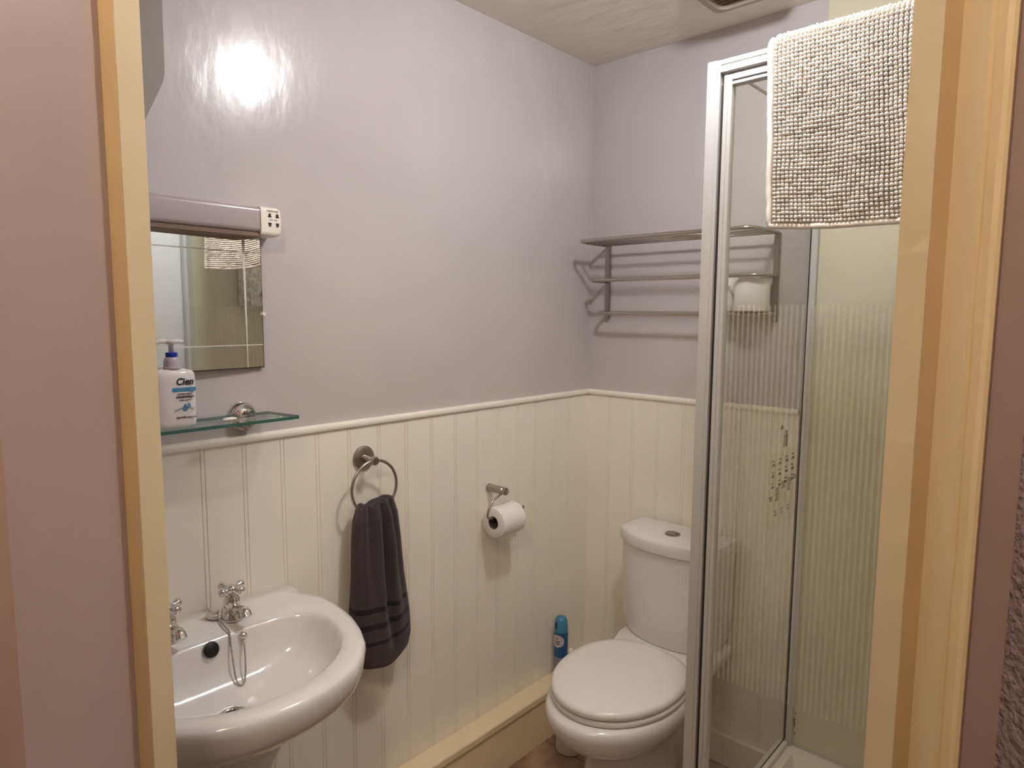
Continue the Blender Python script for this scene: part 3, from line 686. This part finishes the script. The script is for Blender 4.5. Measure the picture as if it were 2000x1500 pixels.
# ------------------------------------------------------------------ mirror
t = Thing('wall_mirror', (0.0, -1.40, 1.32), 'rectangular wall mirror with etched white lines under the shaver light', 'mirror')
MA = math.radians(3.6)
def mir(a, z, off=0.0):   # a = distance from the right edge along the mirror, slightly turned
    return Vector((0.0085 + a * math.sin(MA) + off * math.cos(MA), -1.245 - a * math.cos(MA) + off * math.sin(MA), z))
mm_, nt_, b_ = new_mat('silvered_mirror'); b_.inputs['Metallic'].default_value = 1; b_.inputs['Roughness'].default_value = 0.01; b_.inputs['Base Color'].default_value = (0.86, 0.88, 0.86, 1)
MZ0, MZ1, ML = 1.3245, 1.622, 0.42
def slab(bm, a0, a1, z0, z1, o0, o1):
    lo = [bm.verts.new(mir(a, z, o0)) for a, z in ((a0, z0), (a1, z0), (a1, z1), (a0, z1))]; hi = [bm.verts.new(mir(a, z, o1)) for a, z in ((a0, z0), (a1, z0), (a1, z1), (a0, z1))]
    for i in range(4): bm.faces.new((lo[i], lo[(i + 1) % 4], hi[(i + 1) % 4], hi[i]))
    bm.faces.new(lo); bm.faces.new(hi)
bm = B(); slab(bm, 0.0013, ML, MZ0 + 0.002, MZ1, -0.003, 0.001)
t.part('mirror_glass', bm, mm_)
bm = B(); slab(bm, 0.001, ML + .004, MZ0, MZ1 - 0.001, -0.005, -0.0031); slab(bm, 0.0, 0.0012, MZ0, MZ1 - 0.001, -0.003, 0.0008); slab(bm, 0, ML + .004, MZ0, MZ0 + 0.0012, -0.003, 0.0012)
t.part('mirror_backing', bm, M['dark'])
M['etch'] = mat('etched_line', (0.70, 0.70, 0.64), 0.5)
bm = B(); slab(bm, 0.006, ML, 1.5735, 1.5762, 0.0011, 0.0013); slab(bm, 0.002, ML, 1.3745, 1.3765, 0.0011, 0.0013)
t.part('etched_line', bm, M['etch'])
bm = B()
f_ = [bm.verts.new(mir(a, z, 0.0012)) for a, z in ((0.0385, MZ0 + 0.002), (0.0400, MZ0 + 0.002), (0.0445, 1.62), (0.0375, 1.62))]; bm.faces.new(f_)
t.part('etched_line', bm, M['etch'])
bm = B(); slab(bm, -0.005, 0.003, 1.440, 1.4475, 0.0015, 0.006)
bmesh.ops.rotate(bm, cent=mir(0, 1.444, 0.003), matrix=Matrix.Rotation(math.radians(-20), 3, 'X'), verts=bm.verts[:])
t.part('mirror_clip', bm, M['plastic'])

# ------------------------------------------------------------------ shaver light
t = Thing('shaver_light', (0.0, -1.45, 1.64), 'slim mauve-grey shaver light with white socket end above the mirror', 'wall light')
def lightprof(y, x1, zt, zb, r=0.010):
    pts = [(0.0006, zb), (0.0006, zt)]
    for k in range(6):
        a = PI / 2 * (1 - k / 5); pts.append((x1 - r + r * math.cos(a), zt - r + r * math.sin(a)))
    for k in range(6):
        a = -PI / 2 * k / 5; pts.append((x1 - r + r * math.cos(a), zb + r + r * math.sin(a)))
    return [Vector((x, y, z)) for x, z in pts]
bm = B(); loft(bm, [lightprof(y, 0.062, 1.668, 1.6145) for y in (-1.86, -1.2705)]); t.part('diffuser', bm, M['diffuser'], angle=40)
bm = B(); box(bm, 0.0006, 0.058, -1.86, -1.268, 1.6035, 1.6143, 0.002); t.part('light_base', bm, M['underside'])
bm = B(); loft(bm, [lightprof(-1.2700, 0.064, 1.6690, 1.6080), lightprof(-1.232, 0.064, 1.6690, 1.6080), lightprof(-1.225, 0.062, 1.666, 1.6115), lightprof(-1.220, 0.055, 1.658, 1.618)])
so = t.part('socket', bm, M['socket'], angle=50)
bm = B()
SXf = 0.0642
for cy_, dk in ((-1.2505, 0), (-1.2335, 0)):
    for zc_, d_ in ((1.6515, 1), (1.6315, -1)):
        v_ = [bm.verts.new((SXf, cy_ + a, zc_ + b * d_)) for a, b in ((-.0042, -.0045), (.0042, -.0045), (.0020, .0040), (-.0020, .0040))]; bm.faces.new(v_)
t.part('pin_hole', bm, M['black'], so)
t.part('socket_text', text_bm('SHAVERS ONLY', 0.0046, wall_mtx(SXf, -1.2430, 1.6600), sx=0.85), M['inkgrey'], so)
t.part('socket_text', text_bm('115V   230V', 0.0038, wall_mtx(SXf, -1.2420, 1.6417), sx=0.9), M['inkgrey'], so)

# ------------------------------------------------------------------ towel rack with spare rolls
t = Thing('towel_rack', (0.372, 0.0, 1.56), 'brushed metal towel rack with three tiers of bars on the back wall', 'towel rack')
XL, XRk = 0.080, 0.665
def flat(x):
    bm = B(); box(bm, x - 0.009, x + 0.009, -0.012, -0.0005, 1.432, 1.684, 0.002); lathe(bm, (x, -0.006, 1.437), (0, 0, -1), [(0.006, 0), (0.008, 0.004), (0.005, 0.009), (0.001, 0.011)], 16); return bm
t.part('bracket', flat(XL), M['satin'], angle=40); t.part('bracket', flat(XRk), M['satin'], angle=40)
def ubar(z, dep, r, x0=XL, x1=XRk, rc=0.03):
    n = 7; pts = [(x0, -0.004, z)]
    for k in range(n + 1):
        a = PI + PI / 2 * k / n; pts.append((x0 + rc + rc * math.cos(a), -dep + rc + rc * math.sin(a), z))
    for k in range(n + 1):
        a = 1.5 * PI + PI / 2 * k / n; pts.append((x1 - rc + rc * math.cos(a), -dep + rc + rc * math.sin(a), z))
    pts.append((x1, -0.004, z)); bm = B(); tube(bm, pts, r, 12); return bm
t.part('rail', ubar(1.684, 0.182, 0.0062), M['rackmetal'], smooth=True)
for y in (-0.135, -0.09, -0.045):
    bm = B(); tube(bm, [(XL, y, 1.681), (XRk, y, 1.681)], 0.0042, 10); t.part('shelf_bar', bm, M['rackmetal'], smooth=True)
t.part('rail', ubar(1.5595, 0.118, 0.0060), M['rackmetal'], smooth=True)
t.part('rail', ubar(1.4505, 0.072, 0.0060), M['rackmetal'], smooth=True)
roll('toilet_roll', (0.617, -0.0580, 1.4572 + 0.0525), (0, 0, 1), 0.0495, 0.104, 'white spare toilet roll standing on the metal rack, nearest the right bracket')
roll('toilet_roll', (0.513, -0.0580, 1.4572 + 0.0525), (0, 0, 1), 0.0495, 0.104, 'white spare toilet roll on the metal rack, half hidden behind the shower post')

# ------------------------------------------------------------------ air freshener
ax_, ay_ = 0.050, -0.206
t = Thing('air_freshener', (ax_, ay_, 0.177), 'blue air freshener aerosol can standing in the corner beside the toilet', 'aerosol can')
bm = B(); lathe(bm, (ax_, ay_, 0.1772), (0, 0, 1), [(0.0235, 0), (0.0250, 0.003), (0.0250, 0.075), (0.0250, 0.080), (0.0250, 0.095), (0.0250, 0.160), (0.0245, 0.165)], 40, mat_fn=lambda k: 1 if k < 3 else 0)
can = t.part('can', bm, [M['canblue'], M['canlow']], angle=40)
bm = B(); lathe(bm, (ax_, ay_, 0.3422), (0, 0, 1), [(0.0240, 0), (0.0242, 0.004), (0.0238, 0.030), (0.0215, 0.044), (0.0165, 0.053), (0.009, 0.057), (0.001, 0.058)], 36)
cap_ = t.part('cap', bm, M['cancap'], smooth=True)
dv = Vector((CX - ax_, CY - ay_)).normalized(); side = Vector((-dv.y, dv.x))
def canpt(a, z, r=0.0253):   # a = angle from the side facing the room
    d = dv * math.cos(a) + side * math.sin(a); return Vector((ax_ + d.x * r, ay_ + d.y * r, z))
bm = B()
def curved_patch(bm, rows, r):
    prev = None
    for z, a0, a1 in rows:
        row = [bm.verts.new(canpt(a0 + (a1 - a0) * i / 12, z, r)) for i in range(13)]
        if prev:
            for i in range(12): bm.faces.new((prev[i], prev[i + 1], row[i + 1], row[i]))
        prev = row
rows = []
for k in range(13):
    z = 0.294 + 0.045 * k / 12; s = (k - 6) / 6; h_ = math.sqrt(max(0.02, 1 - s * s * 0.92)) * 0.62
    rows.append((z, -0.62 - h_ * 1.3, -0.62 + h_ * 1.75))
curved_patch(bm, rows, 0.02515); t.part('label', bm, M['canlabel'], can, smooth=True)
bm = B()
for z, a0, a1 in ((0.324, -0.72, -0.42), (0.313, -0.80, -0.12), (0.305, -0.80, -0.2)):
    curved_patch(bm, [(z, a0, a1), (z + 0.0045, a0, a1)], 0.02535)
t.part('label_text', bm, M['inkgrey'], can)
bm = B(); curved_patch(bm, [(0.358, -0.95, -0.62), (0.370, -1.0, -0.58), (0.384, -0.95, -0.62)], 0.0243); t.part('nozzle_recess', bm, M['dark'], cap_)

# ------------------------------------------------------------------ toilet brush
tb = (0.157, -0.288)
t = Thing('toilet_brush', (tb[0], tb[1], 0.0), 'white toilet brush in a round holder tucked behind the pan', 'toilet brush')
bm = B(); lathe(bm, (*tb, 0.0012), (0, 0, 1), [(0.046, 0), (0.048, 0.004), (0.044, 0.05), (0.038, 0.12), (0.040, 0.125), (0.035, 0.124), (0.034, 0.02)], 36)
t.part('holder', bm, M['plastic'], angle=50)
bm = B(); lathe(bm, (*tb, 0.022), (0, 0, 1), [(0.02, 0), (0.028, 0.02), (0.028, 0.08), (0.010, 0.09), (0.006, 0.11), (0.0055, 0.27), (0.0070, 0.30), (0.0080, 0.315), (0.0065, 0.326), (0.001, 0.330)], 24)
t.part('brush', bm, M['plastic'], smooth=True)

# ------------------------------------------------------------------ shower enclosure
YF = -0.6157
t = Thing('shower_enclosure', (0.74, -0.3, 0.0), 'white framed corner shower enclosure with striped glass panels and raised tray', 'shower')
bm = B()
def rect_loop(x0, x1, y0, y1, z): return [Vector((x0, y0, z)), Vector((x1, y0, z)), Vector((x1, y1, z)), Vector((x0, y1, z))]
tx0, tx1, ty0, ty1 = 0.7345, XR - 0.007, YF + 0.002, -0.0075
loft(bm, [rect_loop(tx0, tx1, ty0, ty1, 0.001), rect_loop(tx0, tx1, ty0, ty1, 0.158), rect_loop(tx0 + .004, tx1 - .004, ty0 + .004, ty1 - .004, 0.163), rect_loop(tx0 + .06, tx1 - .04, ty0 + .06, ty1 - .04, 0.161),
          rect_loop(tx0 + .075, tx1 - .055, ty0 + .075, ty1 - .055, 0.125), rect_loop(tx0 + .12, tx1 - .1, ty0 + .12, ty1 - .1, 0.118)])
t.part('shower_tray', bm, M['tray'], angle=45)
ZT = 1.973
# corner post: two shallow steps
bm = B(); box(bm, 0.7335, 0.7565, YF, YF + 0.032, 0.165, ZT, 0.0015); box(bm, 0.7565, 0.7625, YF + 0.001, YF + 0.032, 0.165, ZT - 0.001, 0.001)
t.part('corner_post', bm, M['whitemetal'])
bm = B(); box(bm, 0.7626, 0.7705, YF + 0.010, YF + 0.030, 0.175, ZT - 0.05); t.part('seal_strip', bm, M['dark'])
# header rail with channels
bm = B(); box(bm, 0.7627, XR - 0.03, YF + 0.003, YF + 0.034, ZT - 0.0105, ZT - 0.0005, 0.001); box(bm, 0.7627, XR - 0.03, YF + 0.0005, YF + 0.034, ZT - 0.027, ZT - 0.0128, 0.001)
hd = t.part('header_rail', bm, M['whitemetal'])
bm = B(); box(bm, 0.7715, XR - 0.03, YF + 0.010, YF + 0.030, ZT - 0.0330, ZT - 0.0272); box(bm, 0.7628, XR - 0.03, YF + 0.008, YF + 0.030, ZT - 0.0127, ZT - 0.0106); t.part('header_groove', bm, M['satin'], hd)
bm = B(); box(bm, 0.7627, XR - 0.03, YF + 0.002, YF + 0.034, 0.1635, 0.190, 0.001); t.part('bottom_rail', bm, M['whitemetal'])
bm = B(); box(bm, XR - 0.03, XR - 0.0065, YF, YF + 0.034, 0.1635, ZT, 0.001); t.part('wall_profile', bm, M['whitemetal'])
# door: stile, rails and glass
bm = B(); box(bm, 0.7710, 0.7800, YF + 0.002, YF + 0.026, 0.195, ZT - 0.0335, 0.001); box(bm, 0.7800, 0.7880, YF + 0.0035, YF + 0.024, 0.195, ZT - 0.0335, 0.001)
t.part('door_stile', bm, M['whitemetal'])
bm = B(); box(bm, 0.7881, XR - 0.0305, YF + 0.003, YF + 0.024, ZT - 0.0455, ZT - 0.0335, 0.001); box(bm, 0.7881, XR - 0.0305, YF + 0.0045, YF + 0.024, ZT - 0.0545, ZT - 0.0475, 0.001); box(bm, 0.7881, XR - 0.0305, YF + 0.009, YF + 0.020, ZT - 0.048, ZT - 0.045)
t.part('door_top_rail', bm, M['whitemetal'])
bm = B(); box(bm, 0.7881, XR - 0.0305, YF + 0.003, YF + 0.024, 0.195, 0.215, 0.001); t.part('door_bottom_rail', bm, M['whitemetal'])
def pane(name, x0, x1, y0, y1, z0, z1, m):
    me = bpy.data.meshes.new(name); bm = B(); box(bm, x0, x1, y0, y1, z0, z1); 
    return t.part(name, bm, m)
# glass panes carry object coordinates measured from the room, so their origin is put back at the world origin
def gpane(name, bm, m):
    bmesh.ops.recalc_face_normals(bm, faces=bm.faces[:])
    me = bpy.data.meshes.new(name); bm.to_mesh(me); bm.free(); o = link(name, me, m, t.e); o.location = -t.loc; return o
# thin glass is one sheet so that light crosses a single surface
def sheet(pts):
    bm = B(); bm.faces.new([bm.verts.new(p_) for p_ in pts]); return bm
g1 = gpane('door_glass', sheet([(0.786, YF + 0.013, 0.205), (XR - 0.030, YF + 0.013, 0.205), (XR - 0.030, YF + 0.013, ZT - 0.050), (0.786, YF + 0.013, ZT - 0.050)]), M['glassF'])
gx = 0.7620
g2 = gpane('side_glass', sheet([(gx, YF + 0.03, 0.18), (gx, -0.012, 0.18), (gx, -0.012, ZT - 0.01), (gx, YF + 0.03, ZT - 0.01)]), M['glassS'])
bm = B(); box(bm, 0.7590, 0.7650, YF + 0.0325, -0.030, ZT - 0.012, ZT - 0.008); t.part('side_header_rail', bm, M['satin'])
bm = B(); box(bm, 0.754, 0.7735, YF + 0.0325, -0.030, 0.1635, 0.180, 0.001); t.part('side_bottom_rail', bm, M['tray'])
bm = B(); box(bm, 0.7635, 0.7810, -0.0220, -0.0065, 0.1635, ZT, 0.001); t.part('side_wall_profile', bm, M['whitemetal'])
bm = B(); box(bm, 0.7612, 0.7632, -0.0240, -0.0090, 0.183, ZT - 0.014); box(bm, 0.7612, 0.7628, YF + .034, -0.0241, 0.1802, 0.183); t.part('glass_seal', bm, M['dark'])
bm = B()
for k in range(16):
    y = -0.04 - 0.28 * random.random() if k < 9 else -0.012; z = 0.164
    if k < 9: pts = (0.7650 + 0.006 * random.random(), y, 0.1640); sx_, sy_, sz_ = 0.002, 0.004 + 0.006 * random.random(), 0.0008
    else: pts = (0.776 + 0.012 * random.random(), -0.0078, 0.18 + 0.12 * random.random()); sx_, sy_, sz_ = 0.0015, 0.0006, 0.004 * random.random() + 0.002
    bmesh.ops.create_icosphere(bm, subdivisions=1, radius=1, matrix=Matrix.Translation(pts) @ Matrix.Diagonal((sx_, sy_, sz_, 1)))
t.part('mould_spots', bm, M['mould'])
bm = B(); box(bm, 0.775, XR - 0.008, -0.0125, -0.0065, 0.163, 0.168, 0.001); t.part('sealant_bead', bm, M['whitemetal'])

# instruction sticker on the side glass, printed sideways
st = Thing('instruction_sticker', (0.7630, -0.13, 0.96), 'pale instruction sticker with sideways print on the shower side glass', 'sticker')
bm = B(); bm.faces.new([bm.verts.new(p_) for p_ in ((0.7632, -0.24, 0.875), (0.7632, -0.040, 0.875), (0.7632, -0.040, 1.085), (0.7632, -0.24, 1.085))])
me = st.part('sticker_sheet', bm, glass_mat('clear_sticker_film', (0.96, 0.95, 0.90)))
random.seed(3)
bm = B()
X1 = 0.7637
def sb(y0, y1, z0, z1): box(bm, X1 - 0.0003, X1, y0, y1, z0, z1)
for r_ in range(4):
    for c_ in range(3):
        y0 = -0.232 + r_ * 0.047 + 0.003 * random.random(); z0 = 1.060 - c_ * 0.030
        sb(y0, y0 + 0.022 * (0.6 + 0.4 * random.random()), z0, z0 + 0.0035); sb(y0 + .002, y0 + 0.020, z0 - 0.013, z0 - 0.006)
for r_, (zz, hh) in enumerate(((0.968, 0.018), (0.985, 0.038), (0.996, 0.028), (0.998, 0.042), (1.0, 0.02))):
    y0 = -0.238 + r_ * 0.042
    for q in range(int(hh / 0.0075)): sb(y0 + 0.003 * (q % 2), y0 + 0.020 + 0.004 * random.random(), zz - q * 0.0078 - 0.006, zz - q * 0.0078)
for r_ in range(3):
    y0 = -0.200 + r_ * 0.045
    sb(y0, y0 + 0.016, 0.917, 0.922); sb(y0 + 0.003, y0 + 0.019, 0.906, 0.912)
sb(-0.155, -0.128, 1.090, 1.125); sb(-0.150, -0.132, 1.126, 1.136); sb(-0.182, -0.165, 1.142, 1.152)
st.part('sticker_print', bm, M['stickerink'])

# electric shower unit, riser rail and handset on the right wall (seen in the mirror)
s = Thing('shower_unit', (XR - 0.007, -0.30, 1.52), 'speckled white electric shower box on the right shower wall, seen in the mirror', 'shower')
bm = B(); box(bm, XR - 0.095, XR - 0.0065, -0.36, -0.18, 1.462, 1.72, 0.012, 3); s.part('casing', bm, M['unit'], angle=40)
bm = B(); lathe(bm, (XR - 0.0955, -0.27, 1.53), (-1, 0, 0), [(0.028, 0), (0.028, 0.012), (0.022, 0.016)], 24); s.part('dial', bm, M['unitgrey'], angle=40)
s = Thing('shower_handset', (XR - 0.05, -0.12, 1.30), 'grey slotted shower handset on its rail, seen at the mirror edge', 'shower head')
bm = B(); tube(bm, [(XR - 0.045, -0.12, 1.15), (XR - 0.045, -0.12, 1.85)], 0.009, 14)
for z in (1.16, 1.84): lathe(bm, (XR - 0.0065, -0.12, z), (-1, 0, 0), [(0.014, 0), (0.011, 0.045)], 16)
s.part('riser_rail', bm, M['chrome'], angle=40)
bm = B(); lathe(bm, (XR - 0.085, -0.145, 1.335), (-0.9, -0.2, -0.35), [(0.02, 0), (0.056, 0.012), (0.060, 0.024), (0.055, 0.027)], 28); tube(bm, [(XR - 0.055, -0.125, 1.40), (XR - 0.08, -0.138, 1.37)], 0.012, 12)
s.part('spray_head', bm, M['unitgrey'], angle=40)

# ------------------------------------------------------------------ bath mat over the header rail
def mat_point(u, v):
    """u across 0..1 (0.46 m), v 0 = front hem, 1 = back hem; returns point and outward normal"""
    W = 0.40; Hf = 0.345; Hb = 0.22; rr_ = 0.0205
    x = 0.866 + 0.066 * (ZT - 1.973) + W * u
    arc = PI * rr_; tot = Hf + arc + Hb; s_ = v * tot
    ztop = ZT - 0.006
    yc = YF + 0.017
    if s_ < Hf:
        z = ztop - (Hf - s_); y = yc - rr_; n = Vector((0, -1, 0)); hang = (Hf - s_) / Hf
    elif s_ < Hf + arc:
        a = (s_ - Hf) / rr_; y = yc - rr_ * math.cos(a); z = ztop + rr_ * math.sin(a); n = Vector((0, -math.cos(a), math.sin(a))); hang = 0
    else:
        d = s_ - Hf - arc; z = ztop - d; y = yc + rr_; n = Vector((0, 1, 0)); hang = d / Hb
    wv = 0.010 * math.sin(u * 9 + 1.0 + 0.6 * v) + 0.005 * math.sin(u * 21 + 2) + 0.004 * noise.noise(Vector((u * 5, v * 8, 0)))
    sgn = -1 if n.y < 0 else 1
    y += sgn * (hang * (abs(wv) + 0.3 * wv + 0.002) + min(1, hang * 4) * 0.0035 * abs(noise.noise(Vector((u * 11, v * 15, 2)))) * 1.6)
    x += 0.021 * hang if s_ < Hf else 0.0
    x += -0.001 * math.sin(v * 16) * hang + 0.004 * noise.noise(Vector((u * 3, v * 6, 5)))
    # hem: lowest in the middle
    if s_ < Hf: z -= hang * 0.008 * math.sin(PI * min(1, u * 1.1)) 
    return Vector((x, y, z)), n
def build_mat():
    NU, NV = 44, 92
    bm = B(); g = {}
    for i in range(NU + 1):
        for j in range(NV + 1):
            p_, n = mat_point(i / NU, j / NV)
            g[i, j, 0] = bm.verts.new(p_ - n * 0.002); g[i, j, 1] = bm.verts.new(p_ + n * 0.002)
    for i in range(NU):
        for j in range(NV):
            for k in (0, 1): bm.faces.new((g[i, j, k], g[i + 1, j, k], g[i + 1, j + 1, k], g[i, j + 1, k]))
    for i in range(NU):
        for j in (0, NV): bm.faces.new((g[i, j, 0], g[i + 1, j, 0], g[i + 1, j, 1], g[i, j, 1]))
    for j in range(NV):
        for i in (0, NU): bm.faces.new((g[i, j, 0], g[i, j + 1, 0], g[i, j + 1, 1], g[i, j, 1]))
    base = obj('bath_mat', bm, M['rugbase'], None, smooth=True)
    tag(base, 'off-white bobbly chenille bath mat draped over the shower door rail', 'bath mat')
    # chenille tufts: rows of little soft lobes
    tmp = bmesh.new(); bmesh.ops.create_icosphere(tmp, subdivisions=1, radius=1.0)
    tv = [v.co.copy() for v in tmp.verts]; tf = [[v.index for v in f.verts] for f in tmp.faces]; tmp.free()
    vs, fs = [], []
    nu, nv = 51, 82
    for j in range(nv):
        v = 0.008 + 0.984 * (j + 0.5) / nv
        for i in range(nu):
            u = 0.024 + 0.955 * (i + 0.5 + random.uniform(-.05, .05)) / nu
            p_, n = mat_point(u, v + random.uniform(-.0006, .0006) + 0.0045 * noise.noise(Vector((i * .07, j * .04, 3))))
            tx = Vector((1, 0, 0)); ty = n.cross(tx)
            a_, b2, c2 = 0.0037 * random.uniform(.85, 1.12), 0.0040 * random.uniform(.88, 1.1), 0.0052 * random.uniform(.85, 1.15)
            cen = p_ + n * (0.0035 + random.uniform(-.0008, .0008)); tilt = random.uniform(-.25, .25)
            o_ = len(vs)
            for q in tv:
                X, Y = q.x * math.cos(tilt) - q.y * math.sin(tilt), q.x * math.sin(tilt) + q.y * math.cos(tilt)
                vs.append(cen + tx * (X * a_) + ty * (Y * b2) + n * (q.z * c2))
            fs += [[o_ + k for k in f] for f in tf]
    me = bpy.data.meshes.new('chenille_pile'); me.from_pydata([tuple(p_) for p_ in vs], [], fs); me.update()
    o = link('chenille_pile', me, M['rug'], base, smooth=True); o['kind'] = 'stuff'
    # bound edge: front hem and both sides
    bm = B()
    pth = [mat_point(0.004, 1 - k / 60)[0] for k in range(61)] + [mat_point(k / 40, 0.0)[0] for k in range(1, 40)] + [mat_point(0.996, k / 60)[0] for k in range(61)]
    pth = [p_ + Vector((0, 0, 0)) for p_ in pth]
    tube(bm, pth, 0.0058, 8)
    for v in bm.verts: v.co += Vector((noise.noise(v.co * 180), noise.noise(v.co * 180 + Vector((9, 0, 0))), 0)) * 0.0012
    obj('hem', bm, M['rug'], base, smooth=True)
build_mat()
